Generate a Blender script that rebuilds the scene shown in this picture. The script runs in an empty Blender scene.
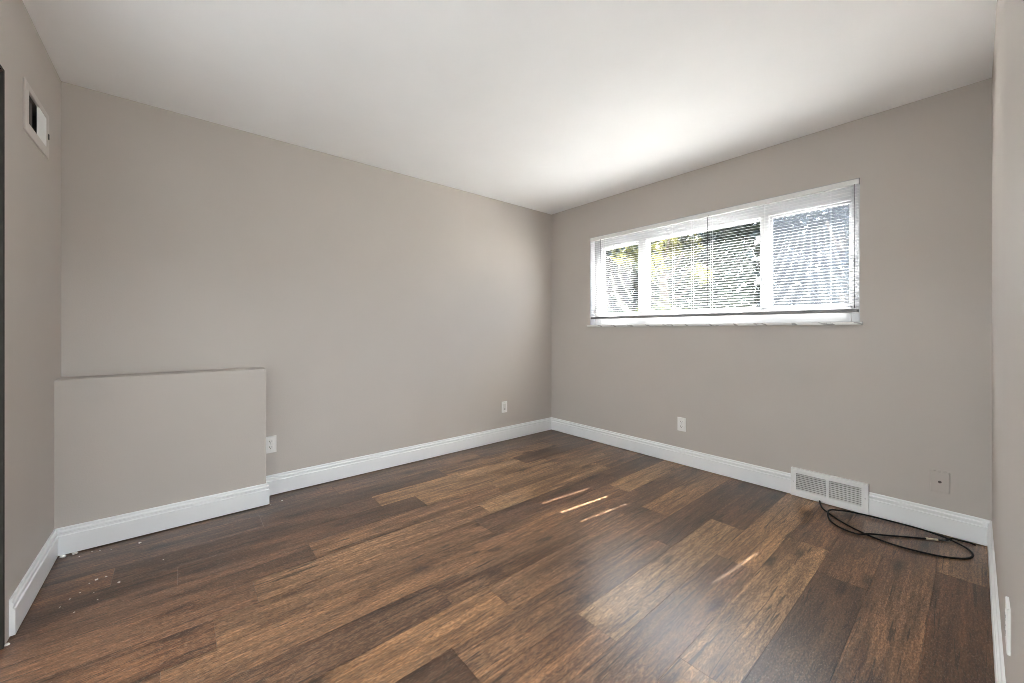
import bpy, bmesh, math, random
from mathutils import Vector, Matrix

S = bpy.context.scene
COL = S.collection
PI = math.pi
random.seed(7)

# ------------------------------------------------------------------ camera
cam_d = bpy.data.cameras.new('camera')
cam = bpy.data.objects.new('camera', cam_d)
COL.objects.link(cam)
S.camera = cam
cam_d.sensor_fit = 'HORIZONTAL'
cam_d.sensor_width = 36.0
cam_d.lens = 36.0 * 391.664 / 1024
cam_d.shift_y = -(341.5 - 330.05) / 1024
cam_d.clip_start = 0.01
cam.location = (-3.214, -3.1073, 1.1295)
cam.rotation_euler = (PI / 2, 0, 0.8689 - PI / 2)

# ------------------------------------------------------------------ light and exposure
S.view_settings.view_transform = 'Standard'
S.view_settings.look = 'None'
S.view_settings.exposure = 0.0
S.view_settings.gamma = 1.0
S.view_settings.use_curve_mapping = False
S.cycles.use_denoising = True
S.cycles.max_bounces = 14
S.cycles.diffuse_bounces = 8
S.cycles.glossy_bounces = 4
S.cycles.transmission_bounces = 6
S.cycles.transparent_max_bounces = 16
S.cycles.sample_clamp_indirect = 80
S.cycles.filter_width = 0.9
S.cycles.caustics_reflective = False
S.cycles.caustics_refractive = False

SKY_STRENGTH = 8.0
SUN_STRENGTH = 168.0
HALL_POWER = 140.0
SIDE_POWER = 165.0

w = bpy.data.worlds.new('sky')
S.world = w
w.use_nodes = True
wn = w.node_tree
bg = wn.nodes['Background']
wtc = wn.nodes.new('ShaderNodeTexCoord')
wsep = wn.nodes.new('ShaderNodeSeparateXYZ')
wr = wn.nodes.new('ShaderNodeValToRGB')
wr.color_ramp.elements[0].position = 0.0
wr.color_ramp.elements[0].color = (0.93, 0.96, 1.0, 1)
wr.color_ramp.elements[1].position = 0.8
wr.color_ramp.elements[1].color = (0.42, 0.62, 1.0, 1)
wn.links.new(wtc.outputs['Generated'], wsep.inputs[0])
wn.links.new(wsep.outputs['Z'], wr.inputs[0])
wn.links.new(wr.outputs[0], bg.inputs['Color'])
bg.inputs['Strength'].default_value = SKY_STRENGTH

sun_d = bpy.data.lights.new('sun', 'SUN')
sun = bpy.data.objects.new('sun', sun_d)
COL.objects.link(sun)
sun_d.energy = SUN_STRENGTH
sun_d.angle = math.radians(0.53)
sun_d.color = (1.0, 0.955, 0.905)
sun.location = (6, -0.6, 9)
sun.rotation_euler = Vector((1, -0.105, 1.265)).to_track_quat('Z', 'Y').to_euler()

def area_lamp(name, loc, size, power):
    d = bpy.data.lights.new(name, 'AREA')
    o = bpy.data.objects.new(name, d)
    COL.objects.link(o)
    d.shape = 'RECTANGLE'
    d.size = d.size_y = size
    d.energy = power
    d.color = (0.86, 0.945, 1.0)
    o.location = loc
    return o
area_lamp('hall_fill_lamp', (-2.9, -5.0, 2.36), 1.1, HALL_POWER)  # fill lamp added in the unseen hall to brighten the room
area_lamp('side_room_fill_lamp', (-5.9, -1.95, 2.36), 1.2, SIDE_POWER)  # second added fill lamp, out of view beyond the left doorway

# ------------------------------------------------------------------ materials
def newmat(name):
    m = bpy.data.materials.new(name)
    m.use_nodes = True
    nt = m.node_tree
    return m, nt, nt.nodes['Principled BSDF']

def N(nt, typ, **kw):
    n = nt.nodes.new(typ)
    for k, v in kw.items():
        setattr(n, k, v)
    return n

def plain(name, col, rough=0.5, spec=0.5, metal=0.0, vary=0.04, scale=12.0, bump=0.0, bscale=200.0):
    m, nt, b = newmat(name)
    b.inputs['Roughness'].default_value = rough
    b.inputs['Specular IOR Level'].default_value = spec
    b.inputs['Metallic'].default_value = metal
    tc = N(nt, 'ShaderNodeTexCoord')
    no = N(nt, 'ShaderNodeTexNoise')
    no.inputs['Scale'].default_value = scale
    no.inputs['Detail'].default_value = 4
    nt.links.new(tc.outputs['Object'], no.inputs['Vector'])
    ra = N(nt, 'ShaderNodeValToRGB')
    ra.color_ramp.elements[0].position = 0.3
    ra.color_ramp.elements[1].position = 0.7
    ra.color_ramp.elements[0].color = tuple(c * (1 - vary) for c in col) + (1,)
    ra.color_ramp.elements[1].color = tuple(min(1, c * (1 + vary)) for c in col) + (1,)
    nt.links.new(no.outputs['Fac'], ra.inputs[0])
    nt.links.new(ra.outputs[0], b.inputs['Base Color'])
    if bump:
        n2 = N(nt, 'ShaderNodeTexNoise')
        n2.inputs['Scale'].default_value = bscale
        n2.inputs['Detail'].default_value = 3
        nt.links.new(tc.outputs['Object'], n2.inputs['Vector'])
        bp = N(nt, 'ShaderNodeBump')
        bp.inputs['Strength'].default_value = bump
        bp.inputs['Distance'].default_value = 0.002
        nt.links.new(n2.outputs['Fac'], bp.inputs['Height'])
        nt.links.new(bp.outputs[0], b.inputs['Normal'])
    return m

M_WALL = plain('greige_paint', (0.535, 0.492, 0.455), 0.55, 0.3, vary=0.012, scale=3, bump=0.25, bscale=160)
M_CEIL = plain('ceiling_paint', (0.91, 0.915, 0.925), 0.8, 0.2, vary=0.01, scale=4, bump=0.2, bscale=120)
M_TRIM = plain('white_trim_paint', (0.83, 0.84, 0.85), 0.35, 0.5, vary=0.012, scale=9)
M_HALLW = plain('white_hall_paint', (0.80, 0.79, 0.77), 0.6, 0.3, vary=0.01, scale=3)
M_PLASTIC = plain('white_plastic', (0.84, 0.83, 0.81), 0.3, 0.5, vary=0.01)
M_PLASTICG = plain('off_white_plastic', (0.70, 0.69, 0.66), 0.3, 0.5, vary=0.01)
M_METALW = plain('white_enamel', (0.80, 0.80, 0.79), 0.35, 0.5, vary=0.015)
M_DARK = plain('dark_cavity', (0.03, 0.028, 0.026), 0.8, 0.2, vary=0.1)
M_DUCT = plain('dull_duct_metal', (0.10, 0.092, 0.085), 0.7, 0.2, vary=0.15)
M_SLOT = plain('dark_slot', (0.02, 0.02, 0.02), 0.6, 0.2)
M_STEEL = plain('screw_steel', (0.45, 0.44, 0.43), 0.35, 0.5, metal=0.9)
M_BRASS = plain('brass_connector', (0.82, 0.74, 0.55), 0.35, 0.5, metal=0.6)
M_CABLE = plain('black_cable_jacket', (0.006, 0.006, 0.0065), 0.5, 0.25, vary=0.1)
M_JAMB_SHADOW = plain('painted_jamb_shadow', (0.03, 0.026, 0.023), 0.85, 0.1, vary=0.03)  # near-black colour standing in for the shaded gap along the jamb
M_VINYL = plain('white_vinyl_frame', (0.50, 0.50, 0.515), 0.35, 0.5, vary=0.01)
M_RAIL = plain('grey_blind_rail', (0.20, 0.20, 0.205), 0.4, 0.4, vary=0.03)
M_WAND = plain('smoked_wand_plastic', (0.035, 0.035, 0.04), 0.25, 0.5)
M_CORD = plain('white_ladder_cord', (0.75, 0.76, 0.78), 0.7, 0.2)
M_CORDD = plain('dark_pull_cord', (0.07, 0.07, 0.075), 0.6, 0.2)
M_CRUMB = plain('white_plaster', (0.82, 0.80, 0.77), 0.9, 0.1)
M_CONC = plain('pale_concrete', (0.45, 0.44, 0.43), 0.9, 0.1, vary=0.12, scale=3)
M_LAWN = plain('lawn_green', (0.035, 0.045, 0.02), 0.9, 0.1, vary=0.4, scale=5)
M_BARK = plain('grey_bark', (0.10, 0.085, 0.07), 0.9, 0.1, vary=0.4, scale=9)
M_HALLF = plain('orange_oak_floor', (0.32, 0.13, 0.035), 0.4, 0.4, vary=0.3, scale=7)
M_PLATE = plain('painted_plate', (0.52, 0.476, 0.44), 0.4, 0.4, vary=0.01)
M_VENT = plain('painted_vent', (0.60, 0.56, 0.525), 0.4, 0.4, vary=0.01)
M_CARPET = plain('pale_carpet', (0.62, 0.61, 0.60), 0.95, 0.05, vary=0.05, scale=30)

def slat_mat():
    # thin vinyl: mostly reflects, lets a little light through
    m, nt, b = newmat('white_blind_slat')
    b.inputs['Base Color'].default_value = (0.67, 0.665, 0.66, 1)
    b.inputs['Roughness'].default_value = 0.7
    b.inputs['Specular IOR Level'].default_value = 0.15
    tl = N(nt, 'ShaderNodeBsdfTranslucent')
    tl.inputs[0].default_value = (0.70, 0.70, 0.70, 1)
    mx = N(nt, 'ShaderNodeMixShader')
    mx.inputs[0].default_value = 0.32
    nt.links.new(b.outputs[0], mx.inputs[1])
    nt.links.new(tl.outputs[0], mx.inputs[2])
    nt.links.new(mx.outputs[0], nt.nodes['Material Output'].inputs[0])
    return m
M_SLAT = slat_mat()

def marble():
    m, nt, b = newmat('grey_white_marble')
    tc = N(nt, 'ShaderNodeTexCoord')
    mp = N(nt, 'ShaderNodeMapping')
    mp.inputs['Rotation'].default_value = (0.6, 0.3, 0.5)
    wv = N(nt, 'ShaderNodeTexWave')
    wv.inputs['Scale'].default_value = 7.0
    wv.inputs['Distortion'].default_value = 4.0
    wv.inputs['Detail'].default_value = 4
    wv.inputs['Detail Scale'].default_value = 2.0
    ra = N(nt, 'ShaderNodeValToRGB')
    e = ra.color_ramp.elements
    e[0].position = 0.0
    e[0].color = (0.33, 0.32, 0.31, 1)
    e[1].position = 0.10
    e[1].color = (0.72, 0.71, 0.69, 1)
    nt.links.new(tc.outputs['Object'], mp.inputs['Vector'])
    nt.links.new(mp.outputs[0], wv.inputs['Vector'])
    nt.links.new(wv.outputs['Fac'], ra.inputs[0])
    nt.links.new(ra.outputs[0], b.inputs['Base Color'])
    b.inputs['Roughness'].default_value = 0.3
    return m
M_MARBLE = marble()

def glass():
    m = bpy.data.materials.new('window_glass')
    m.use_nodes = True
    nt = m.node_tree
    nt.nodes.clear()
    o = N(nt, 'ShaderNodeOutputMaterial')
    t = N(nt, 'ShaderNodeBsdfTransparent')
    t.inputs[0].default_value = (0.93, 0.95, 0.95, 1)
    g = N(nt, 'ShaderNodeBsdfGlossy')
    g.inputs['Roughness'].default_value = 0.02
    fr = N(nt, 'ShaderNodeFresnel')
    fr.inputs[0].default_value = 1.45
    mx = N(nt, 'ShaderNodeMixShader')
    ge = N(nt, 'ShaderNodeNewGeometry')
    sb = N(nt, 'ShaderNodeMath', operation='SUBTRACT')
    sb.inputs[0].default_value = 1.0
    ml = N(nt, 'ShaderNodeMath', operation='MULTIPLY')
    nt.links.new(ge.outputs['Backfacing'], sb.inputs[1])
    nt.links.new(sb.outputs[0], ml.inputs[0])
    nt.links.new(fr.outputs[0], ml.inputs[1])
    nt.links.new(ml.outputs[0], mx.inputs[0])
    nt.links.new(t.outputs[0], mx.inputs[1])
    nt.links.new(g.outputs[0], mx.inputs[2])
    nt.links.new(mx.outputs[0], o.inputs[0])
    return m
M_GLASS = glass()

def screen():
    m = bpy.data.materials.new('insect_mesh')
    m.use_nodes = True
    nt = m.node_tree
    nt.nodes.clear()
    o = N(nt, 'ShaderNodeOutputMaterial')
    t = N(nt, 'ShaderNodeBsdfTransparent')
    d = N(nt, 'ShaderNodeBsdfDiffuse')
    d.inputs[0].default_value = (0.05, 0.056, 0.068, 1)
    tl = N(nt, 'ShaderNodeBsdfTranslucent')
    tl.inputs[0].default_value = (0.05, 0.056, 0.068, 1)
    ad = N(nt, 'ShaderNodeMixShader')
    mx = N(nt, 'ShaderNodeMixShader')
    mx.inputs[0].default_value = 0.24
    nt.links.new(d.outputs[0], ad.inputs[1])
    nt.links.new(tl.outputs[0], ad.inputs[2])
    nt.links.new(t.outputs[0], mx.inputs[1])
    nt.links.new(ad.outputs[0], mx.inputs[2])
    nt.links.new(mx.outputs[0], o.inputs[0])
    return m
M_SCREEN = screen()

def leaf(name, c1, c2):
    m, nt, b = newmat(name)
    tc = N(nt, 'ShaderNodeTexCoord')
    no = N(nt, 'ShaderNodeTexNoise')
    no.inputs['Scale'].default_value = 2.3
    no.inputs['Detail'].default_value = 6
    ra = N(nt, 'ShaderNodeValToRGB')
    ra.color_ramp.elements[0].position = 0.42
    ra.color_ramp.elements[1].position = 0.66
    ra.color_ramp.elements[0].color = c1 + (1,)
    ra.color_ramp.elements[1].color = c2 + (1,)
    nt.links.new(tc.outputs['Object'], no.inputs['Vector'])
    nt.links.new(no.outputs['Fac'], ra.inputs[0])
    nt.links.new(ra.outputs[0], b.inputs['Base Color'])
    b.inputs['Roughness'].default_value = 0.5
    return m
M_LEAF_A = leaf('deep_green_leaf', (0.010, 0.015, 0.011), (0.028, 0.036, 0.020))
M_LEAF_B = leaf('yellow_green_leaf', (0.011, 0.017, 0.010), (0.24, 0.22, 0.05))
M_LEAF_C = leaf('blue_green_leaf', (0.016, 0.022, 0.023), (0.045, 0.055, 0.055))

def plank_mat():
    m, nt, b = newmat('rustic_oak_planks')
    L = nt.links.new
    tc = N(nt, 'ShaderNodeTexCoord')
    at = N(nt, 'ShaderNodeAttribute', attribute_name='tone')
    asd = N(nt, 'ShaderNodeAttribute', attribute_name='seed')
    ahu = N(nt, 'ShaderNodeAttribute', attribute_name='warm')
    # per-plank shift of the grain
    comb = N(nt, 'ShaderNodeCombineXYZ')
    mul1 = N(nt, 'ShaderNodeMath', operation='MULTIPLY'); mul1.inputs[1].default_value = 17.3
    mul2 = N(nt, 'ShaderNodeMath', operation='MULTIPLY'); mul2.inputs[1].default_value = 5.7
    L(asd.outputs['Fac'], mul1.inputs[0]); L(asd.outputs['Fac'], mul2.inputs[0])
    L(mul1.outputs[0], comb.inputs[0]); L(mul2.outputs[0], comb.inputs[1]); L(mul1.outputs[0], comb.inputs[2])
    add = N(nt, 'ShaderNodeVectorMath', operation='ADD')
    L(tc.outputs['Object'], add.inputs[0]); L(comb.outputs[0], add.inputs[1])

    def stretched(sx, sy, scale, detail, rough=0.6, dist=0.0):
        mp = N(nt, 'ShaderNodeMapping')
        mp.inputs['Scale'].default_value = (sx, sy, 1)
        L(add.outputs[0], mp.inputs['Vector'])
        no = N(nt, 'ShaderNodeTexNoise')
        no.inputs['Scale'].default_value = scale
        no.inputs['Detail'].default_value = detail
        no.inputs['Roughness'].default_value = rough
        no.inputs['Distortion'].default_value = dist
        L(mp.outputs[0], no.inputs['Vector'])
        return no.outputs['Fac']

    def ramp(fac, stops):
        r = N(nt, 'ShaderNodeValToRGB')
        e = r.color_ramp.elements
        e[0].position, e[0].color = stops[0][0], stops[0][1] + (1,)
        e[1].position, e[1].color = stops[-1][0], stops[-1][1] + (1,)
        for p, c in stops[1:-1]:
            q = e.new(p); q.color = c + (1,)
        L(fac, r.inputs[0])
        return r.outputs[0]

    def mix(kind, fac, a, c):
        x = N(nt, 'ShaderNodeMix', data_type='RGBA', blend_type=kind)
        if isinstance(fac, float):
            x.inputs[0].default_value = fac
        else:
            L(fac, x.inputs[0])
        for sock, v in ((x.inputs[6], a), (x.inputs[7], c)):
            if isinstance(v, tuple):
                sock.default_value = v + (1,)
            else:
                L(v, sock)
        return x.outputs[2]

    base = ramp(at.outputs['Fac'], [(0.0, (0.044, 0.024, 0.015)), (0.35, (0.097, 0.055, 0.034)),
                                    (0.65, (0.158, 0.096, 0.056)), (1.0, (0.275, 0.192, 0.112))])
    cool = mix('MULTIPLY', 1.0, base, (0.97, 0.97, 0.97))
    warm = mix('MULTIPLY', 1.0, base, (1.19, 1.0, 0.82))
    base = mix('MIX', ahu.outputs['Fac'], cool, warm)
    broad = stretched(1.3, 10.0, 1.3, 4, 0.55, 0.7)
    c = mix('MULTIPLY', 1.0, base, ramp(broad, [(0.34, (0.60, 0.52, 0.46)), (0.5, (1.0, 1.0, 1.0)), (0.66, (1.55, 1.52, 1.44))]))
    streak = stretched(2.0, 42.0, 1.5, 5, 0.65, 0.35)
    c = mix('MULTIPLY', 0.72, c, ramp(streak, [(0.36, (0.50, 0.40, 0.33)), (0.47, (0.95, 0.95, 0.95)), (0.64, (1.34, 1.33, 1.30))]))
    fine = stretched(13.0, 70.0, 1.9, 4, 0.75, 0.4)
    c = mix('MULTIPLY', 0.9, c, ramp(fine, [(0.39, (0.62, 0.55, 0.49)), (0.5, (1.0, 1.0, 1.0)), (0.61, (1.42, 1.41, 1.40))]))
    fleck = stretched(38.0, 105.0, 2.1, 2, 0.6)
    c = mix('MULTIPLY', 1.0, c, ramp(fleck, [(0.36, (0.66, 0.58, 0.52)), (0.5, (1.0, 1.0, 1.0)), (0.64, (1.40, 1.39, 1.38))]))
    # growth rings
    mpw = N(nt, 'ShaderNodeMapping'); mpw.inputs['Scale'].default_value = (0.55, 6.5, 1)
    L(add.outputs[0], mpw.inputs['Vector'])
    wv = N(nt, 'ShaderNodeTexWave', bands_direction='Y')
    wv.inputs['Scale'].default_value = 2.6; wv.inputs['Distortion'].default_value = 7.5
    wv.inputs['Detail'].default_value = 3; wv.inputs['Detail Scale'].default_value = 1.3
    L(mpw.outputs[0], wv.inputs['Vector'])
    c = mix('MULTIPLY', 0.38, c, ramp(wv.outputs['Fac'], [(0.0, (0.70, 0.67, 0.65)), (0.45, (1.0, 1.0, 1.0)), (1.0, (1.16, 1.15, 1.13))]))
    # dark cracks that open along the grain
    crack = stretched(1.2, 26.0, 2.4, 2, 0.45, 1.2)
    ck = ramp(crack, [(0.0, (0.0, 0.0, 0.0)), (0.335, (0.0, 0.0, 0.0)), (0.362, (1.0, 1.0, 1.0)), (1.0, (1.0, 1.0, 1.0))])
    c = mix('MULTIPLY', 0.72, c, ck)
    # knots
    mpk = N(nt, 'ShaderNodeMapping')
    mpk.inputs['Scale'].default_value = (1.5, 4.2, 1)
    L(add.outputs[0], mpk.inputs['Vector'])
    nd = N(nt, 'ShaderNodeTexNoise'); nd.inputs['Scale'].default_value = 9; nd.inputs['Detail'].default_value = 3
    L(mpk.outputs[0], nd.inputs['Vector'])
    vm = N(nt, 'ShaderNodeVectorMath', operation='SCALE'); vm.inputs['Scale'].default_value = 0.16
    L(nd.outputs['Color'], vm.inputs[0])
    va = N(nt, 'ShaderNodeVectorMath', operation='ADD')
    L(mpk.outputs[0], va.inputs[0]); L(vm.outputs[0], va.inputs[1])
    vo = N(nt, 'ShaderNodeTexVoronoi'); vo.inputs['Scale'].default_value = 1.0; vo.voronoi_dimensions = '2D'
    L(va.outputs[0], vo.inputs['Vector'])
    kn = ramp(vo.outputs['Distance'], [(0.0, (0.10, 0.07, 0.05)), (0.05, (0.25, 0.19, 0.16)), (0.11, (0.80, 0.76, 0.73)), (0.22, (1.0, 1.0, 1.0))])
    c = mix('MULTIPLY', 0.85, c, kn)
    # pale pores rubbed into the grain
    pore = stretched(26.0, 62.0, 3.6, 3, 0.7)
    pf = ramp(pore, [(0.54, (0.0, 0.0, 0.0)), (0.70, (0.40, 0.40, 0.40))])
    c = mix('MIX', pf, c, (0.36, 0.29, 0.22))
    L(c, b.inputs['Base Color'])
    rr = N(nt, 'ShaderNodeMapRange')
    rr.inputs['To Min'].default_value = 0.24
    rr.inputs['To Max'].default_value = 0.40
    L(fine, rr.inputs['Value'])
    L(rr.outputs[0], b.inputs['Roughness'])
    b.inputs['Specular IOR Level'].default_value = 0.72
    bp = N(nt, 'ShaderNodeBump')
    bp.inputs['Strength'].default_value = 0.22
    bp.inputs['Distance'].default_value = 0.0012
    L(fine, bp.inputs['Height'])
    L(bp.outputs[0], b.inputs['Normal'])
    return m
M_PLANK = plank_mat()

# ------------------------------------------------------------------ mesh helpers
def box(bm, x0, x1, y0, y1, z0, z1):
    x0, x1 = sorted((x0, x1)); y0, y1 = sorted((y0, y1)); z0, z1 = sorted((z0, z1))
    v = [bm.verts.new((x, y, z)) for x in (x0, x1) for y in (y0, y1) for z in (z0, z1)]
    for f in ((0, 1, 3, 2), (4, 6, 7, 5), (0, 4, 5, 1), (2, 3, 7, 6), (0, 2, 6, 4), (1, 5, 7, 3)):
        bm.faces.new([v[i] for i in f])
    return v

def bbox(bm, x0, x1, y0, y1, z0, z1, r=0.002, seg=2):
    """a box with rounded edges"""
    t = bmesh.new()
    box(t, x0, x1, y0, y1, z0, z1)
    bmesh.ops.recalc_face_normals(t, faces=t.faces)
    bmesh.ops.bevel(t, geom=list(t.edges), offset=r, segments=seg, profile=0.5, affect='EDGES')
    merge(bm, t)

def merge(bm, t):
    me = bpy.data.meshes.new('tmp')
    t.to_mesh(me); t.free()
    bm.from_mesh(me)
    bpy.data.meshes.remove(me)

def cyl(bm, p, q, r, n=12, r2=None, cap=True):
    p, q = Vector(p), Vector(q)
    d = q - p
    L_ = d.length
    mat = Matrix.Translation((p + q) / 2) @ d.to_track_quat('Z', 'Y').to_matrix().to_4x4()
    bmesh.ops.create_cone(bm, cap_ends=cap, segments=n, radius1=r, radius2=r if r2 is None else r2, depth=L_, matrix=mat)

def tube(bm, pts, r, n=8):
    pts = [Vector(p) for p in pts]
    rings = []
    up = Vector((0, 0, 1))
    for i, p in enumerate(pts):
        d = (pts[min(i + 1, len(pts) - 1)] - pts[max(i - 1, 0)]).normalized()
        a = d.cross(up)
        if a.length < 1e-4:
            a = Vector((1, 0, 0))
        a.normalize()
        b = a.cross(d).normalized()
        rings.append([bm.verts.new(p + r * (math.cos(t) * a + math.sin(t) * b)) for t in [2 * PI * k / n for k in range(n)]])
    for i in range(len(rings) - 1):
        for k in range(n):
            bm.faces.new((rings[i][k], rings[i][(k + 1) % n], rings[i + 1][(k + 1) % n], rings[i + 1][k]))
    bm.faces.new(rings[0]); bm.faces.new(rings[-1][::-1])

def catmull(pts, per=10):
    P = [Vector(p) for p in pts]
    P = [2 * P[0] - P[1]] + P + [2 * P[-1] - P[-2]]
    out = []
    for i in range(1, len(P) - 2):
        a, b, c, d = P[i - 1:i + 3]
        for k in range(per):
            t = k / per
            out.append(0.5 * ((2 * b) + (c - a) * t + (2 * a - 5 * b + 4 * c - d) * t * t + (3 * b - a - 3 * c + d) * t ** 3))
    out.append(P[-2])
    return out

def obj(name, bm, mats, parent=None, smooth=False, recalc=True):
    if recalc:
        bmesh.ops.recalc_face_normals(bm, faces=bm.faces)
    me = bpy.data.meshes.new(name)
    bm.to_mesh(me); bm.free()
    for m in (mats if isinstance(mats, (list, tuple)) else [mats]):
        me.materials.append(m)
    if smooth:
        for p in me.polygons:
            p.use_smooth = True
    o = bpy.data.objects.new(name, me)
    COL.objects.link(o)
    if parent is not None:
        o.parent = parent
        o.matrix_parent_inverse = Matrix.Translation(-Vector(parent.location)) if parent.type == 'EMPTY' else Matrix()
    return o

def thing(name, label, cat, loc, group=None):
    o = bpy.data.objects.new(name, None)
    COL.objects.link(o)
    o.empty_display_size = 0.05
    o.location = loc
    o['label'] = label; o['category'] = cat
    if group:
        o['group'] = group
    return o

def tag(o, label, cat, group=None, kind=None):
    o['label'] = label; o['category'] = cat
    if group: o['group'] = group
    if kind: o['kind'] = kind
    return o

def struct(o, label=None, cat=None):
    o['kind'] = 'structure'
    if label:
        o['label'] = label
    if cat:
        o['category'] = cat
    return o

# ------------------------------------------------------------------ room shell
H = 2.44
X0, Y1 = -3.695, -3.163          # left wall plane, front wall plane (back wall y=0, window wall x=0)
WY0, WY1 = -0.549, -2.646        # window opening
WZ0, WZ1 = 1.180, 2.076
T = 0.14                         # wall thickness
DY0, DY1, DZ = -0.872, -2.90, 2.055   # doorway in the left wall, unseen side widened to pass fill light
VY0, VY1, VZ0, VZ1 = -0.602, -0.322, 1.978, 2.112   # duct hole in the left wall

bm = bmesh.new()
box(bm, X0 - T, T, 0, T, 0, H)
struct(obj('wall_back', bm, M_WALL), 'greige wall facing the camera, with the low ledge at its left', 'wall')

bm = bmesh.new()
box(bm, 0, T, 0, WY0, 0, H)
box(bm, 0, T, WY1, Y1 - T, 0, H)
box(bm, 0, T, WY0, WY1, 0, WZ0 - 0.018)
box(bm, 0, T, WY0, WY1, WZ1, H)
# old plaster patch edge beside the window
box(bm, -0.0007, 0.001, -2.72, -2.93, 1.190, 1.1935)
struct(obj('wall_right', bm, M_WALL), 'greige wall around the wide blind-covered window', 'wall')

CX0, CX1 = -2.36, -3.62          # doorway added in the front wall to let fill light in
bm = bmesh.new()
box(bm, CX0, 0, Y1, Y1 - T, 0, H)
box(bm, X0 - T, CX1, Y1, Y1 - T, 0, H)
box(bm, CX0, CX1, Y1, Y1 - T, DZ, H)
struct(obj('wall_front', bm, M_WALL), 'greige wall at the right picture edge, running beside the camera', 'wall')

bm = bmesh.new()
box(bm, X0 - T, X0, 0, VY0, 0, VZ0)
box(bm, X0 - T, X0, 0, VY0, VZ1, H)
box(bm, X0 - T, X0, 0, VY1, VZ0, VZ1)
box(bm, X0 - T, X0, VY0, DY0, 0, H)
box(bm, X0 - T, X0, DY0, DY1, DZ, H)
box(bm, X0 - T, X0, DY1, Y1, 0, H)
struct(obj('wall_left', bm, M_WALL), 'greige wall at the left picture edge with the high vent', 'wall')

bm = bmesh.new()
box(bm, X0 - T, T, T, Y1 - T, H, H + 0.1)
struct(obj('ceiling', bm, M_CEIL), 'plain white painted ceiling', 'ceiling')

# low boxed ledge along the back wall
bm = bmesh.new()
LX, LY, LZ = -2.792, -0.150, 0.883
t_ = bmesh.new()
vs = box(t_, X0 - 0.01, LX, LY, 0.01, 0.002, LZ - 0.003)
for v in vs:
    if v.co.z > 0.5 and v.co.y > 0:
        v.co.z += 0.001
bmesh.ops.recalc_face_normals(t_, faces=t_.faces)
bmesh.ops.bevel(t_, geom=list(t_.edges), offset=0.008, segments=3, profile=0.5, affect='EDGES')
merge(bm, t_)
struct(obj('wall_ledge', bm, M_WALL, smooth=False), 'low greige boxed ledge standing out of the back wall', 'ledge')

# ------------------------------------------------------------------ floor planks
ROWS = []   # rows of joints along x from the window wall, with tone and warmth of each plank; left planks darkened, middle ones lightened to offset uneven fill light
PW = 0.18
def row(joints, tones):
    ROWS.append((joints, tones))
#        joints (descending x)              planks from x=0 leftwards: (tone, warm)
row([-1.25, -2.47], [(.30, .4), (.42, .5), (.30, .5)])                              # sliver at the back wall
row([-1.16, -2.383], [(.30, .45), (.48, .55), (.34, .45)])                          # 0
row([-0.41, -1.633, -2.85], [(.42, .5), (.66, .6), (.27, .35), (.36, .5)])          # 1
row([-0.975, -2.23, -3.452], [(.22, .6), (.86, .65), (.24, .4), (.50, .7)])         # 2
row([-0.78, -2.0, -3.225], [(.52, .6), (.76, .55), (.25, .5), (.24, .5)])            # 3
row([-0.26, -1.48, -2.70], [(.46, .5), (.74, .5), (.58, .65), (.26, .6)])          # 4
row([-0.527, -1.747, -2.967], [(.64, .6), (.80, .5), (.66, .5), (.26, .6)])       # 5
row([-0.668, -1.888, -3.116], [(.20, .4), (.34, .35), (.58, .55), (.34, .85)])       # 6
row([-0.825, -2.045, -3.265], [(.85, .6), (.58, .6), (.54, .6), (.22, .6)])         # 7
row([-1.14, -2.36], [(.40, .4), (.52, .3), (.38, .25)])                              # 8
row([-0.962, -2.187, -3.41], [(.78, .7), (.56, .4), (.68, .75), (.36, .7)])         # 9
row([-1.26, -2.48], [(.28, .35), (.50, .4), (.20, .5)])                             # 10
row([-0.79, -2.008, -3.23], [(.27, .35), (.50, .35), (.50, .7), (.3, .5)])          # 11 (below)
row([-1.157, -2.377], [(.80, .65), (.48, .4), (.5, .5)])                            # 12
row([-0.68, -1.9, -3.12], [(.52, .55), (.80, .45), (.82, .45), (.5, .5)])            # 13
row([-0.94, -2.16], [(.58, .6), (.14, .35), (.4, .5)])                              # 14
row([-2.0], [(.56, .5), (.40, .5)])                                                 # 15
row([-0.517, -1.737, -2.96], [(.72, .5), (.16, .85), (.3, .6), (.4, .5)])           # 16
# r11: the pale plank starts at its joint and runs to the window side
ROWS[12] = ([-0.79, -2.008, -3.23], [(.28, .4), (.88, .4), (.50, .65), (.3, .5)])

bm = bmesh.new()
lt = bm.faces.layers.float.new('tone')
ls = bm.faces.layers.float.new('seed')
lw = bm.faces.layers.float.new('warm')
rnd = random.Random(11)
XL = X0 - T + 0.02
for r, (joints, tones) in enumerate(ROWS):
    ya = 0.0 if r == 0 else -0.107 - PW * (r - 1)
    yb = -0.107 - PW * r
    if r == len(ROWS) - 1:
        yb = Y1
    xs = [0.0] + joints + [XL]
    for k in range(len(xs) - 1):
        xa, xb = xs[k], xs[k + 1]
        tone, warm = tones[k]
        sd = rnd.random() * 9 + r * 1.37 + k
        g, dp = 0.0005, 0.0012
        top = [bm.verts.new(p) for p in ((xa - g, ya - g, 0), (xb + g, ya - g, 0), (xb + g, yb + g, 0), (xa - g, yb + g, 0))]
        bot = [bm.verts.new(p) for p in ((xa, ya, -dp), (xb, ya, -dp), (xb, yb, -dp), (xa, yb, -dp))]
        fs = [bm.faces.new(top)]
        for i in range(4):
            fs.append(bm.faces.new((bot[i], bot[(i + 1) % 4], top[(i + 1) % 4], top[i])))
        for j, f in enumerate(fs):
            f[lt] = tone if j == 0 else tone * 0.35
            f[ls] = sd; f[lw] = warm
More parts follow.
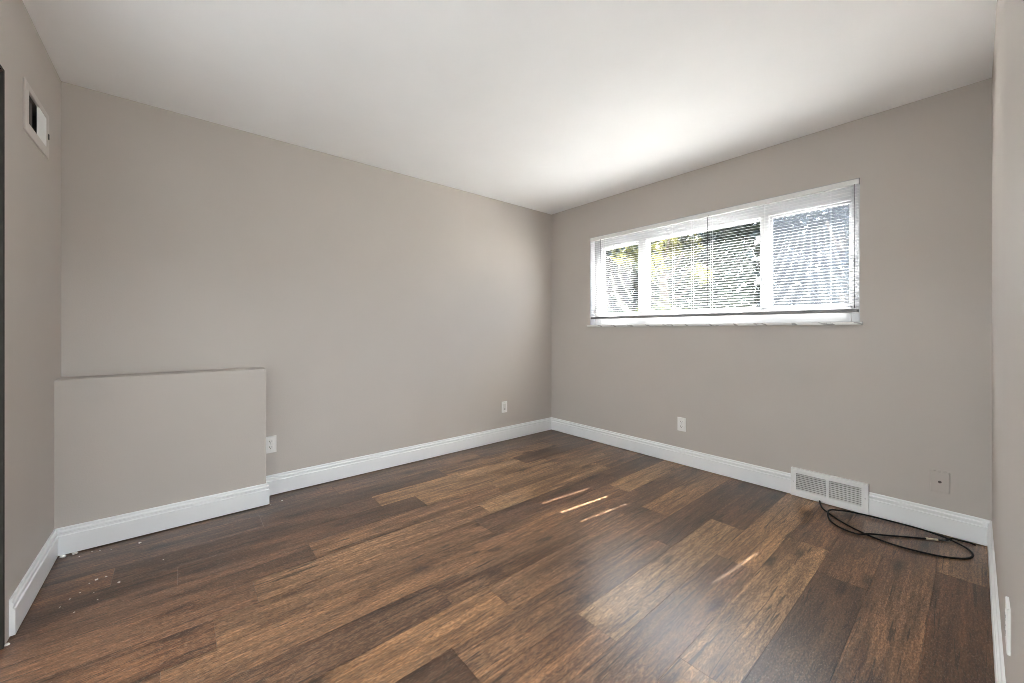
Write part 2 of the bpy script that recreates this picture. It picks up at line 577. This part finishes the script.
# slab below the planks
n0 = len(bm.faces)
box(bm, XL, T, T, Y1 - T, -0.12, -0.0014)
for f in list(bm.faces)[n0:]:
    f[lt] = 0.0; f[ls] = 1.0; f[lw] = 0.5
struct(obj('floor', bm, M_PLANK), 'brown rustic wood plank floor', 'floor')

# ------------------------------------------------------------------ baseboards
PROF = [(0.015, 0.006), (0.015, 0.100), (0.0098, 0.1035), (0.0104, 0.1125), (0.0130, 0.1155), (0.0122, 0.122),
        (0.0070, 0.1260), (0.0064, 0.1315), (0.0082, 0.1340), (0.006, 0.140), (0.0, 0.140)]
def rn(a, b):
    d = (Vector(b) - Vector(a)).normalized()
    return Vector((d.y, -d.x))
def baseboard(bm, path, i0, i1, cut0=None, cut1=None):
    """part of the path i0..i1 with mitred corners; cut0/cut1 replace the end point by a square cut"""
    P = [Vector(p) for p in path]
    rings = []
    for i in range(i0, i1 + 1):
        p = P[i]
        a = rn(P[i - 1], P[i]) if i > 0 else None
        c = rn(P[i], P[i + 1]) if i < len(P) - 1 else None
        if i == i0 and cut0 is not None:
            p = Vector(cut0); o = c
        elif i == i1 and cut1 is not None:
            p = Vector(cut1); o = a
        elif a is None: o = c
        elif c is None: o = a
        else: o = (a + c) / (1 + a.dot(c))
        ring = [bm.verts.new((p.x + o.x * t, p.y + o.y * t, z)) for t, z in PROF]
        ring.append(bm.verts.new((p.x, p.y, 0.006)))
        rings.append(ring)
    n = len(rings[0])
    for k in range(len(rings) - 1):
        for j in range(n):
            bm.faces.new((rings[k][j], rings[k][(j + 1) % n], rings[k + 1][(j + 1) % n], rings[k + 1][j]))
    bm.faces.new(rings[0]); bm.faces.new(rings[-1][::-1])
BP = [(X0, -0.822), (X0, LY), (LX, LY), (LX, 0), (0, 0), (0, Y1), (-2.345, Y1)]
RY0, RY1 = -2.292, -2.688
bm = bmesh.new(); baseboard(bm, BP, 0, 1)
struct(obj('baseboard_left', bm, M_TRIM), 'white baseboard under the left wall with a cut end at the doorway', 'baseboard')
bm = bmesh.new(); baseboard(bm, BP, 1, 4)
struct(obj('baseboard_back', bm, M_TRIM), 'white baseboard along the back wall, wrapping the low ledge', 'baseboard')
bm = bmesh.new(); baseboard(bm, BP, 4, 5, cut1=(0, RY0)); baseboard(bm, BP, 4, 5, cut0=(0, RY1))
struct(obj('baseboard_right', bm, M_TRIM), 'white baseboard under the window wall, broken by the register', 'baseboard')
bm = bmesh.new(); baseboard(bm, BP, 5, 6)
struct(obj('baseboard_front', bm, M_TRIM), 'white baseboard at the right picture edge', 'baseboard')

# ------------------------------------------------------------------ doorway (left picture edge) and the added rooms that bring fill light
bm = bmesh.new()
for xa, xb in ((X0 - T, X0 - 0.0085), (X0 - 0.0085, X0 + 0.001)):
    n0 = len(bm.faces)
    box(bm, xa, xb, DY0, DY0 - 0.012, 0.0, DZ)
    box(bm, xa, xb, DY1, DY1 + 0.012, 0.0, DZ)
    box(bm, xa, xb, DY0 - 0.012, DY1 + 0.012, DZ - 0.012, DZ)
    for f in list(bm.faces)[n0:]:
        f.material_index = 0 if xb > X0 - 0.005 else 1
struct(obj('door_1', bm, [M_JAMB_SHADOW, M_VENT]), 'doorway lining at the left picture edge with a shadow gap painted dark', 'doorway')
def slab(name, a, mat, label, cat):
    b_ = bmesh.new(); box(b_, *a)
    return struct(obj(name, b_, mat), label, cat)
# unseen side room added behind the left doorway, pale to spread fill light
KX0, KX1, KY0, KY1 = -6.6, X0 - T, -0.45, -5.0
slab('floor_side_room', (KX0, KX1, KY0, KY1, -0.12, -0.002), M_CARPET, 'pale floor of the added side room', 'floor')
slab('floor_threshold', (KX1, KX1 + 0.02, DY0, DY1, -0.12, -0.0005), M_HALLF, 'orange wood threshold in the left doorway', 'threshold')
slab('ceiling_side_room', (KX0, KX1, KY0, KY1, H, H + 0.1), M_HALLW, 'white ceiling of the added side room', 'ceiling')
slab('wall_side_room_far', (KX0 - 0.1, KX0, KY0, KY1, 0, H), M_HALLW, 'white far wall of the added side room', 'wall')
slab('wall_side_room_back', (KX0, KX1, KY0, KY0 + 0.1, 0, H), M_HALLW, 'white wall of the added side room nearest the back wall', 'wall')
slab('wall_side_room_front', (KX0, KX1, KY1 - 0.1, KY1, 0, H), M_HALLW, 'white wall of the added side room farthest from the back wall', 'wall')
# unseen hall added behind the camera as a source of fill light
HX0, HX1, HY0, HY1 = X0 - T + 0.05, -1.1, Y1 - T, -6.6
slab('floor_hall', (HX0, HX1, HY0 + 0.02, HY1, -0.12, -0.002), M_CARPET, 'pale floor of the added hall behind the camera', 'floor')
slab('ceiling_hall', (HX0, HX1, HY0, HY1, H, H + 0.1), M_HALLW, 'white ceiling of the added hall behind the camera', 'ceiling')
slab('wall_hall_left', (HX0 - 0.05, HX0, HY0, HY1, 0, H), M_HALLW, 'white left wall of the added hall behind the camera', 'wall')
slab('wall_hall_right', (HX1, HX1 + 0.1, HY0, HY1, 0, H), M_HALLW, 'white right wall of the added hall behind the camera', 'wall')
slab('wall_hall_end', (HX0, HX1, HY1 - 0.1, HY1, 0, H), M_HALLW, 'white end wall of the added hall behind the camera', 'wall')

slab('fill_lamp_housing_1', (-5.9 - 0.63, -5.9 + 0.63, -1.95 - 0.63, -1.95 + 0.63, 2.365, H), M_HALLW, 'square housing added above the fill lamp of the side room', 'light housing')  # unseen housing made up to carry the side room's fill lamp
slab('fill_lamp_housing_2', (-2.9 - 0.58, -2.9 + 0.58, -5.0 - 0.58, -5.0 + 0.58, 2.365, H), M_HALLW, 'square housing added above the fill lamp of the hall behind the camera', 'light housing')  # likewise made up, for the hall's fill lamp

# ------------------------------------------------------------------ window
win = thing('window_1', 'wide three-pane white vinyl window behind the lowered blind', 'window', (0.09, (WY0 + WY1) / 2, WZ0))
win['kind'] = 'structure'
FX0, FX1 = 0.075, 0.130
bm = bmesh.new()
Fz0, Fz1 = 1.290, 1.965
bbox(bm, FX0, FX1, WY0, -0.640, WZ0, WZ1, 0.004)
bbox(bm, FX0, FX1, -2.594, WY1, WZ0, WZ1, 0.004)
bbox(bm, FX0, FX1, -0.640, -2.594, WZ0, Fz0, 0.004)
bbox(bm, FX0, FX1, -0.640, -2.594, Fz1, WZ1, 0.004)
obj('frame', bm, M_VINYL, win)
for n_, (a, c) in enumerate(((-1.064, -1.146), (-2.082, -2.133))):
    bm = bmesh.new()
    bbox(bm, FX0 - 0.008, FX1, a, c, Fz0, Fz1, 0.003)
    obj('mullion', bm, M_VINYL, win)
def sash(y0, y1, x0, x1, wd):
    b_ = bmesh.new()
    bbox(b_, x0, x1, y0, y0 - wd, Fz0, Fz1, 0.003)
    bbox(b_, x0, x1, y1 + wd, y1, Fz0, Fz1, 0.003)
    bbox(b_, x0, x1, y0 - wd, y1 + wd, Fz0, Fz0 + wd, 0.003)
    bbox(b_, x0, x1, y0 - wd, y1 + wd, Fz1 - wd, Fz1, 0.003)
    s_ = obj('sash', b_, M_VINYL, win)
    g_ = bmesh.new()
    box(g_, (x0 + x1) / 2 - 0.0015, (x0 + x1) / 2 + 0.0015, y0 - wd, y1 + wd, Fz0 + wd, Fz1 - wd)
    obj('pane', g_, M_GLASS, s_)
    return s_
sash(-0.640, -1.064, 0.092, 0.118, 0.016)
sash(-1.146, -2.082, 0.098, 0.124, 0.014)
sash(-2.133, -2.594, 0.092, 0.118, 0.014)
bm = bmesh.new()
box(bm, 0.126, 0.1275, -2.133, -2.594, Fz0, Fz1)
obj('insect_screen', bm, M_SCREEN, win)
for z in (1.50, 1.80):
    bm = bmesh.new()
    bbox(bm, 0.052, 0.070, -2.052, -2.082, z - 0.026, z + 0.026, 0.004)
    bbox(bm, 0.040, 0.054, -2.046, -2.060, z - 0.040, z - 0.005, 0.003)
    bbox(bm, 0.066, 0.10, -2.062, -2.086, z - 0.020, z + 0.020, 0.003)
    obj('latch', bm, M_VINYL, win)
bm = bmesh.new()
bbox(bm, -0.022, 0.0, -0.523, -2.660, WZ0 - 0.018, WZ0, 0.003)
box(bm, -0.001, T, WY0, WY1, WZ0 - 0.018, WZ0)
obj('window_sill', bm, M_MARBLE, win)
bm = bmesh.new()
bbox(bm, 0.131, 0.30, WY0 + 0.03, WY1 - 0.03, WZ0 - 0.03, WZ0 + 0.01, 0.004)
obj('outer_sill', bm, M_VINYL, win)
# white returns of the recess
bm = bmesh.new()
box(bm, 0.002, FX0, WY0, WY0 - 0.004, WZ0, WZ1)
box(bm, 0.002, FX0, WY1 + 0.004, WY1, WZ0, WZ1)
box(bm, 0.002, FX0, WY0, WY1, WZ1 - 0.004, WZ1)
obj('reveal', bm, M_VINYL, win)

# ------------------------------------------------------------------ venetian blind
BY0, BY1 = -0.560, -2.638
bl = thing('venetian_blind', 'wide white slatted blind hanging lowered inside the window recess', 'blind', (0.012, (BY0 + BY1) / 2, 1.245))
bm = bmesh.new()
bbox(bm, -0.004, 0.026, BY0 + 0.004, BY1 - 0.004, 2.038, 2.070, 0.003)
obj('head_rail', bm, M_METALW, bl)
bm = bmesh.new()
bbox(bm, -0.006, 0.028, BY1 - 0.0035, BY1 - 0.007, 2.034, 2.073, 0.001)
obj('end_bracket', bm, M_RAIL, bl)
bm = bmesh.new()
bbox(bm, -0.004, 0.032, BY0, BY1, 1.240, 1.263, 0.004)
obj('bottom_rail', bm, M_RAIL, bl)
LADDERS = [-0.72, -1.435, -1.60, -1.752, -2.127, -2.50]
SLOTS = [(-1.435, 0.0031), (-1.60, 0.0047), (-1.752, 0.0027), (-2.50, 0.0022)]
TILT = math.radians(-16)
SW, PITCH, BX = 0.025, 0.0200, 0.012
bm = bmesh.new()
ys = [BY0]
kinds = []
for y, hw in SLOTS:
    ys += [y + hw, y - hw]
    kinds += ['full', 'slot']
ys.append(BY1); kinds.append('full')
NS = 6
z = 1.279
while z < 2.030:
    prof = []
    for k in range(NS + 1):
        u = (k / NS - 0.5)
        s = -u * SW           # from the outer edge to the room edge
        cr = 0.0017 * (1 - (2 * u) ** 2)
        prof.append((BX + s * math.cos(TILT) + cr * math.sin(TILT), z - s * math.sin(TILT) + cr * math.cos(TILT)))
    cols = [[bm.verts.new((px, y, pz)) for px, pz in prof] for y in ys]
    for i, kd in enumerate(kinds):
        for k in range(NS):
            if kd == 'slot' and 1 <= k <= NS - 2:
                continue
            bm.faces.new((cols[i][k], cols[i][k + 1], cols[i + 1][k + 1], cols[i + 1][k]))
    z += PITCH
so = obj('slat_panel', bm, M_SLAT, bl, smooth=True)
for y in LADDERS:
    bm = bmesh.new()
    for x in (BX - 0.0135, BX + 0.0135):
        cyl(bm, (x, y, 1.255), (x, y, 2.045), 0.0007, 6)
    obj('ladder_cord', bm, M_CORD, bl)
bm = bmesh.new()
cyl(bm, (-0.016, -1.735, 1.345), (-0.016, -1.735, 2.025), 0.0032, 8)
cyl(bm, (-0.016, -1.735, 2.025), (-0.006, -1.735, 2.046), 0.0018, 8)
cyl(bm, (-0.016, -1.735, 1.330), (-0.016, -1.735, 1.346), 0.0042, 8)
obj('tilt_wand', bm, M_WAND, bl)
for y, za, zb in ((-0.685, 1.36, 2.04), (-2.622, 1.285, 2.04)):
    bm = bmesh.new()
    cyl(bm, (-0.008, y, za), (-0.006, y, zb), 0.0016, 6)
    cyl(bm, (-0.008, y, za - 0.018), (-0.008, y, za), 0.0045, 8, 0.002)
    obj('pull_cord', bm, M_CORDD, bl)

# ------------------------------------------------------------------ registers
def screw(bm, c, axis, r=0.0032, h=0.0012):
    c = Vector(c); a = Vector(axis)
    cyl(bm, c - a * 0.001, c + a * h, r, 12)

reg = thing('air_register', 'white louvered air register set into the baseboard below the window', 'vent', (-0.01, (RY0 + RY1) / 2, 0.004))
bm = bmesh.new()
rx0, rx1 = -0.026, -0.018            # face plate
zt, zb_ = 0.190, 0.004
b1 = (-2.322, -2.484); b2 = (-2.500, -2.656)
lz0, lz1 = 0.046, 0.158
bbox(bm, rx0, rx1, RY0, RY1, lz1, zt, 0.002)
bbox(bm, rx0, rx1, RY0, RY1, zb_, lz0, 0.002)
bbox(bm, rx0, rx1, RY0, b1[0], lz0 - 0.002, lz1 + 0.002, 0.0015)
bbox(bm, rx0, rx1, b1[1], b2[0], lz0 - 0.002, lz1 + 0.002, 0.0015)
bbox(bm, rx0, rx1, b2[1], RY1, lz0 - 0.002, lz1 + 0.002, 0.0015)
# folded rim back to the wall
box(bm, rx1 - 0.001, 0, RY0, RY0 - 0.002, zb_, zt)
box(bm, rx1 - 0.001, 0, RY1 + 0.002, RY1, zb_, zt)
box(bm, rx1 - 0.001, 0, RY0, RY1, zt - 0.002, zt)
obj('face_plate', bm, M_METALW, reg)
for a, c in (b1, b2):
    bm = bmesh.new()
    n_ = 9
    for k in range(n_):
        zc = lz0 + (k + 0.5) * (lz1 - lz0) / n_
        v = [bm.verts.new(p) for p in ((-0.024, a, zc - 0.0040), (-0.024, c, zc - 0.0040), (-0.011, c, zc + 0.0008), (-0.011, a, zc + 0.0008))]
        v2 = [bm.verts.new((q.co.x, q.co.y, q.co.z - 0.0011)) for q in v]
        bm.faces.new(v); bm.faces.new(v2[::-1])
        for i in range(4):
            bm.faces.new((v[i], v2[i], v2[(i + 1) % 4], v[(i + 1) % 4]))
    obj('louver_bank', bm, M_METALW, reg)
bm = bmesh.new()
box(bm, -0.006, -0.002, RY0 - 0.01, RY1 + 0.01, 0.02, 0.18)
obj('duct', bm, M_DARK, reg)
for y in (RY0 - 0.014, RY1 + 0.014):
    bm = bmesh.new(); screw(bm, (rx0, y, 0.100), (-1, 0, 0))
    obj('screw', bm, M_STEEL, reg)

wr_ = thing('wall_vent', 'white two-way supply vent high on the left wall', 'vent', (X0, (VY0 + VY1) / 2, 1.94))
bm = bmesh.new()
o0, o1, oz0, oz1 = -0.652, -0.280, 1.934, 2.140
px0, px1 = X0 - 0.002, X0 + 0.006
ym = -0.456
bbox(bm, px0, px1, o0, VY0, oz0, oz1, 0.0025)
bbox(bm, px0, px1, VY1, o1, oz0, oz1, 0.0025)
bbox(bm, px0, px1, VY0, VY1, oz0, VZ0, 0.0025)
bbox(bm, px0, px1, VY0, VY1, VZ1, oz1, 0.0025)
obj('face_plate', bm, M_VENT, wr_)
bm = bmesh.new()
for k in range(8):                      # bank turned towards the camera's side of the room
    y = ym + 0.008 + k * 0.0158
    v = [(X0 - 0.0015, y), (X0 - 0.0023, y + 0.0008), (X0 + 0.0037, y + 0.0160), (X0 + 0.0045, y + 0.0152)]
    lo = [bm.verts.new((a, c, VZ0)) for a, c in v]; hi = [bm.verts.new((a, c, VZ1)) for a, c in v]
    bm.faces.new(lo); bm.faces.new(hi[::-1])
    for i in range(4):
        bm.faces.new((lo[i], lo[(i + 1) % 4], hi[(i + 1) % 4], hi[i]))
o = obj('louver_bank', bm, M_METALW, wr_)
bm = bmesh.new()
for k in range(7):                      # open bank: vanes lie deep in the duct, in line with the view from the doorway corner
    y = VY0 + 0.016 + k * 0.02
    v = [(X0 - 0.012, y), (X0 - 0.0125, y + 0.0009), (X0 - 0.020, y - 0.022), (X0 - 0.0205, y - 0.0211)]
    lo = [bm.verts.new((a, c, VZ0)) for a, c in (v[0], v[1], v[3], v[2])]; hi = [bm.verts.new((a, c, VZ1)) for a, c in (v[0], v[1], v[3], v[2])]
    bm.faces.new(lo); bm.faces.new(hi[::-1])
    for i in range(4):
        bm.faces.new((lo[i], lo[(i + 1) % 4], hi[(i + 1) % 4], hi[i]))
o = obj('louver_bank', bm, M_DUCT, wr_)
o['label'] = 'dark open louver bank'
bm = bmesh.new()
box(bm, X0 - 0.09, X0 - 0.086, VY0, VY1, VZ0, VZ1)
box(bm, X0 - 0.09, X0 - 0.003, VY0, VY0 + 0.002, VZ0, VZ1)
box(bm, X0 - 0.09, X0 - 0.003, VY1 - 0.002, VY1, VZ0, VZ1)
box(bm, X0 - 0.09, X0 - 0.003, VY0, VY1, VZ0, VZ0 + 0.002)
box(bm, X0 - 0.09, X0 - 0.003, VY0, VY1, VZ1 - 0.002, VZ1)
obj('duct', bm, M_DUCT, wr_)
bm = bmesh.new()
bbox(bm, px1 - 0.002, px1 + 0.004, -0.303, -0.298, 2.022, 2.048, 0.0015)
obj('damper_lever', bm, M_DUCT, wr_)

# ------------------------------------------------------------------ wall plates
def frame_on(wall):
    """returns (origin-independent) axes: u along the wall, n out of the wall"""
    return {'back': (Vector((1, 0, 0)), Vector((0, -1, 0))),
            'right': (Vector((0, -1, 0)), Vector((-1, 0, 0))),
            'front': (Vector((-1, 0, 0)), Vector((0, 1, 0)))}[wall]

def place(bm, wall, c):
    u, n = frame_on(wall)
    m = Matrix(((u.x, n.x, 0, c[0]), (u.y, n.y, 0, c[1]), (0, 0, 1, c[2]), (0, 0, 0, 1)))
    bmesh.ops.transform(bm, matrix=m, verts=bm.verts)

def plate_bm(w_=0.070, h_=0.114, d_=0.006, holes=()):
    b_ = bmesh.new()
    t = bmesh.new()
    box(t, -w_ / 2, w_ / 2, 0, d_, -h_ / 2, h_ / 2)
    bmesh.ops.recalc_face_normals(t, faces=t.faces)
    es = [e for e in t.edges if any(v.co.y > d_ * 0.5 for v in e.verts) and all(v.co.y > d_ * 0.5 for v in e.verts)]
    bmesh.ops.bevel(t, geom=es, offset=0.003, segments=3, profile=0.6, affect='EDGES')
    merge(b_, t)
    return b_

def duplex(name, wall, c, label, style='duplex'):
    t = thing(name, label, 'outlet', c)
    bm = plate_bm(); place(bm, wall, c); obj('cover_plate', bm, M_PLASTIC, t)
    if style == 'duplex':
        for s in (-1, 1):
            bm = bmesh.new()
            zc = s * 0.0195
            bbox(bm, -0.0168, 0.0168, 0.003, 0.0070, zc - 0.0142, zc + 0.0142, 0.0012, 2)
            place(bm, wall, c)
            r_ = obj('receptacle', bm, M_PLASTIC, t)
            bm = bmesh.new()
            box(bm, -0.0085, -0.0060, 0.0066, 0.0073, zc - 0.001, zc + 0.0085)
            box(bm, 0.0060, 0.0085, 0.0066, 0.0073, zc, zc + 0.0075)
            cyl(bm, (0, 0.0066, zc - 0.0075), (0, 0.0073, zc - 0.0075), 0.0028, 10)
            place(bm, wall, c)
            obj('slot', bm, M_SLOT, r_)
        bm = bmesh.new(); cyl(bm, (0, 0.004, 0), (0, 0.0072, 0), 0.003, 12); place(bm, wall, c)
        obj('screw', bm, M_PLASTICG, t)
    else:
        bm = bmesh.new(); bbox(bm, -0.0165, 0.0165, 0.004, 0.0072, -0.0335, 0.0335, 0.002, 2); place(bm, wall, c)
        r_ = obj('insert', bm, M_PLASTICG, t)
        bm = bmesh.new()
        box(bm, -0.006, 0.006, 0.0068, 0.0076, -0.024, -0.016)
        place(bm, wall, c); obj('jack', bm, M_SLOT, r_)
        for s in (-1, 1):
            bm = bmesh.new(); cyl(bm, (0, 0.004, s * 0.048), (0, 0.0070, s * 0.048), 0.003, 12); place(bm, wall, c)
            obj('screw', bm, M_PLASTICG, t)
    return t
duplex('wall_outlet', 'back', (-2.7465, 0, 0.348), 'white duplex outlet on the back wall, half hidden by the low ledge')
duplex('wall_jack', 'back', (-0.690, 0, 0.344), 'narrow white jack plate with a smooth grey centre on the back wall near the corner', 'decora')
duplex('wall_outlet', 'right', (0, -1.515, 0.338), 'white duplex outlet on the window wall, under the middle of the window')
duplex('wall_outlet', 'front', (-1.632, Y1, 0.390), 'white outlet seen edge-on on the wall at the right picture edge')

t = thing('cable_plate', 'square-looking greige painted cable plate above the coiled black cable', 'wall plate', (0, -2.981, 0.289))
c = (0, -2.981, 0.289)
bm = plate_bm(0.072, 0.115, 0.009); place(bm, 'right', c); obj('cover_plate', bm, M_PLATE, t)
bm = bmesh.new(); cyl(bm, (0, 0.006, 0), (0, 0.017, 0), 0.0045, 6); cyl(bm, (0, 0.006, 0), (0, 0.011, 0), 0.0075, 6)
place(bm, 'right', c); o = obj('coax_connector', bm, M_DUCT, t)
o['label'] = 'dark coax connector'
for s in (-1, 1):
    bm = bmesh.new(); cyl(bm, (0, 0.006, s * 0.042), (0, 0.0104, s * 0.042), 0.0032, 12); place(bm, 'right', c)
    obj('screw', bm, M_PLATE, t)

# ------------------------------------------------------------------ coiled cable on the floor
cab = thing('coaxial_cable', 'thin black cable lying in a loose loop on the floor below the register', 'cable', (-0.2, -2.8, 0))
R_ = 0.0046
path = [(-0.030, -2.452, 0.014), (-0.075, -2.466, 0.006), (-0.150, -2.505, 0.005), (-0.262, -2.610, 0.005), (-0.335, -2.725, 0.005),
        (-0.362, -2.835, 0.005), (-0.350, -2.930, 0.005), (-0.322, -3.010, 0.005), (-0.262, -3.078, 0.005),
        (-0.190, -3.100, 0.006), (-0.120, -3.075, 0.007), (-0.072, -3.010, 0.010), (-0.050, -2.925, 0.014), (-0.040, -2.830, 0.012),
        (-0.042, -2.740, 0.010), (-0.052, -2.650, 0.009), (-0.080, -2.575, 0.009), (-0.135, -2.525, 0.012), (-0.215, -2.530, 0.009),
        (-0.300, -2.563, 0.005), (-0.355, -2.625, 0.005), (-0.365, -2.690, 0.006), (-0.330, -2.735, 0.013), (-0.268, -2.790, 0.006),
        (-0.215, -2.850, 0.005), (-0.172, -2.905, 0.005), (-0.1425, -2.940, 0.005)]
bm = bmesh.new(); tube(bm, catmull(path, 8), R_, 8)
obj('jacket', bm, M_CABLE, cab, smooth=True)
path2 = [(-0.124, -2.972, 0.005), (-0.095, -3.005, 0.006), (-0.066, -3.030, 0.0155), (-0.040, -3.050, 0.006), (-0.032, -3.085, 0.006), (-0.045, -3.108, 0.006)]
bm = bmesh.new(); tube(bm, catmull(path2, 8), R_ * 0.9, 8)
obj('jacket', bm, M_CABLE, cab, smooth=True)
a, b_ = Vector((-0.146, -2.936, 0.006)), Vector((-0.120, -2.976, 0.006))
bm = bmesh.new()
cyl(bm, a, b_, 0.0048, 10)
for f in (0.05, 0.5, 0.95):
    p = a.lerp(b_, f); d = (b_ - a).normalized()
    cyl(bm, p - d * 0.004, p + d * 0.004, 0.0062, 6)
o = obj('coupler', bm, M_BRASS, cab)
o['label'] = 'pale brass cable coupler'

# ------------------------------------------------------------------ plaster crumbs
CR = [(-3.662, -0.185, .026, 'white plaster flake wedged in the corner between the left baseboard and the ledge baseboard'),
      (-3.622, -0.178, .022, 'long white plaster flake against the foot of the ledge baseboard'),
      (-3.380, -0.250, .013, 'white plaster flake lying apart below the middle of the ledge baseboard'),
      (-3.560, -0.200, .007, None), (-3.53, -0.215, .006, None), (-3.487, -0.24, .006, None), (-3.60, -0.225, .006, None),
      (-3.505, -0.545, .012, 'larger white crumb on the floor between the ledge and the doorway'),
      (-3.475, -0.540, .008, None), (-3.525, -0.560, .006, None),
      (-3.425, -0.637, .011, 'white crumb on the dark floor, frontmost of the larger ones by the left baseboard'),
      (-3.545, -0.625, .006, None), (-3.50, -0.66, .005, None), (-3.57, -0.655, .006, None), (-3.59, -0.70, .005, None),
      (-3.48, -0.735, .006, None), (-3.54, -0.78, .005, None), (-3.28, -0.53, .006, None),
      (-3.690, -0.868, .016, 'white plaster lump at the foot of the doorway lining'),
      (-2.703, -0.150, .012, 'single white crumb on the floor at the right end of the ledge'),
      (-2.772, -0.172, .008, 'tiny white crumb touching the corner of the ledge baseboard')]
crnd = random.Random(4)
for x, y, s, lab in CR:
    b_ = bmesh.new()
    bmesh.ops.create_icosphere(b_, subdivisions=2, radius=s * 0.42)
    for v in b_.verts:
        v.co *= 0.75 + 0.5 * crnd.random()
        v.co.z *= 0.55
        v.co.x *= 1.25
    zmin = min(v.co.z for v in b_.verts)
    ang = crnd.random() * PI
    bmesh.ops.transform(b_, matrix=Matrix.Translation((x, y, -zmin)) @ Matrix.Rotation(ang, 4, 'Z'), verts=b_.verts)
    o = obj('plaster_crumb', b_, M_CRUMB)
    tag(o, lab or 'tiny white plaster crumb scattered on the dark floor by the left baseboard', 'crumb',
        'plaster crumbs on the floor at the left')

# ------------------------------------------------------------------ garden outside the window
bm = bmesh.new(); box(bm, T, 3.2, 6, -7, -0.35, -0.15)
struct(obj('ground_patio', bm, M_CONC), 'pale concrete patio outside the window', 'patio')
bm = bmesh.new(); box(bm, 3.2, 26, 16, -14, -0.36, -0.17)
struct(obj('ground_lawn', bm, M_LAWN), 'green lawn beyond the patio', 'lawn')

def tree(name, label, loc, h, rad, mat, seed, n, size):
    r = random.Random(seed)
    t = thing(name, label, 'tree', loc, 'trees beyond the window')
    x, y, z0 = loc
    bm = bmesh.new()
    tube(bm, [(x, y, z0 - 0.05), (x + 0.05, y - 0.03, z0 + h * 0.3), (x - 0.03, y + 0.05, z0 + h * 0.6), (x, y, z0 + h * 0.9)], 0.09, 8)
    for k in range(9):
        a = r.random() * 2 * PI; zz = z0 + h * (0.2 + 0.06 * k)
        e = Vector((x + math.cos(a) * rad * 0.7, y + math.sin(a) * rad * 0.7, zz + h * 0.12))
        tube(bm, [(x, y, zz), (x, y, zz) if False else ((x + e.x) / 2, (y + e.y) / 2, zz + h * 0.04), e], 0.025, 6)
    obj('trunk', bm, M_BARK, t, smooth=True)
    bm = bmesh.new()
    blobs = []
    for k in range(26):
        a = r.random() * 2 * PI; q = r.random() ** 0.5; zz = r.random()
        wd = rad * (0.55 + 0.6 * math.sin(PI * min(1, 0.15 + zz * 0.85)))
        blobs.append((Vector((x + math.cos(a) * wd * q, y + math.sin(a) * wd * q, z0 + h * (0.08 + 0.92 * zz))), rad * (0.28 + 0.25 * r.random())))
    for k in range(n):
        c_, br = blobs[r.randrange(len(blobs))]
        d = Vector((r.gauss(0, 1), r.gauss(0, 1), r.gauss(0, 1))).normalized() * br * (r.random() ** 0.4)
        p = c_ + d
        if p.z < z0: continue
        q = Matrix.Rotation(r.random() * 6.28, 3, 'Z') @ Matrix.Rotation((r.random() - .5) * 2.2, 3, 'X') @ Matrix.Rotation((r.random() - .5) * 2.2, 3, 'Y')
        s = size * (0.6 + 0.8 * r.random())
        v = [bm.verts.new(p + q @ Vector(w_)) for w_ in ((-s, 0, 0), (-0.2 * s, -0.42 * s, 0.08 * s), (s, 0, -0.1 * s), (-0.2 * s, 0.42 * s, 0.08 * s))]
        bm.faces.new(v)
    obj('foliage', bm, mat, t, recalc=False)
tree('leafy_tree', 'dark leafy tree seen through the narrow left pane', (5.6, 4.6, -0.17), 4.5, 0.92, M_LEAF_A, 1, 7000, 0.075)
tree('leafy_tree', 'tree with yellow-green leaves seen through the wide middle pane', (5.2, 1.45, -0.17), 4.3, 0.92, M_LEAF_B, 2, 6500, 0.07)
tree('leafy_tree', 'bluish hazy tree seen through the screened right pane', (5.6, -1.65, -0.17), 4.2, 0.92, M_LEAF_C, 5, 7000, 0.075)
# tall hedge closing the garden
r = random.Random(21)
bm = bmesh.new()
for k in range(34000):
    y = -5 + 18 * r.random()
    top = 4.75 + 0.25 * math.sin(y * 1.7) + 0.2 * math.sin(y * 4.1 + 1)
    p = Vector((9.6 + 0.5 * r.gauss(0, 1) * 0.7, y, -0.17 + top * (1 - r.random() ** 1.25 * 0.98)))
    q = Matrix.Rotation(r.random() * 6.28, 3, 'Z') @ Matrix.Rotation((r.random() - .5) * 2.4, 3, 'X') @ Matrix.Rotation((r.random() - .5) * 2.4, 3, 'Y')
    sz = 0.15 * (0.6 + 0.8 * r.random())
    bm.faces.new([bm.verts.new(p + q @ Vector(w_)) for w_ in ((-sz, 0, 0), (-0.2 * sz, -0.45 * sz, 0.08 * sz), (sz, 0, -0.1 * sz), (-0.2 * sz, 0.45 * sz, 0.08 * sz))])
hd = obj('hedge', bm, M_LEAF_A, recalc=False)
tag(hd, 'tall dark hedge closing the garden behind the three trees', 'hedge')
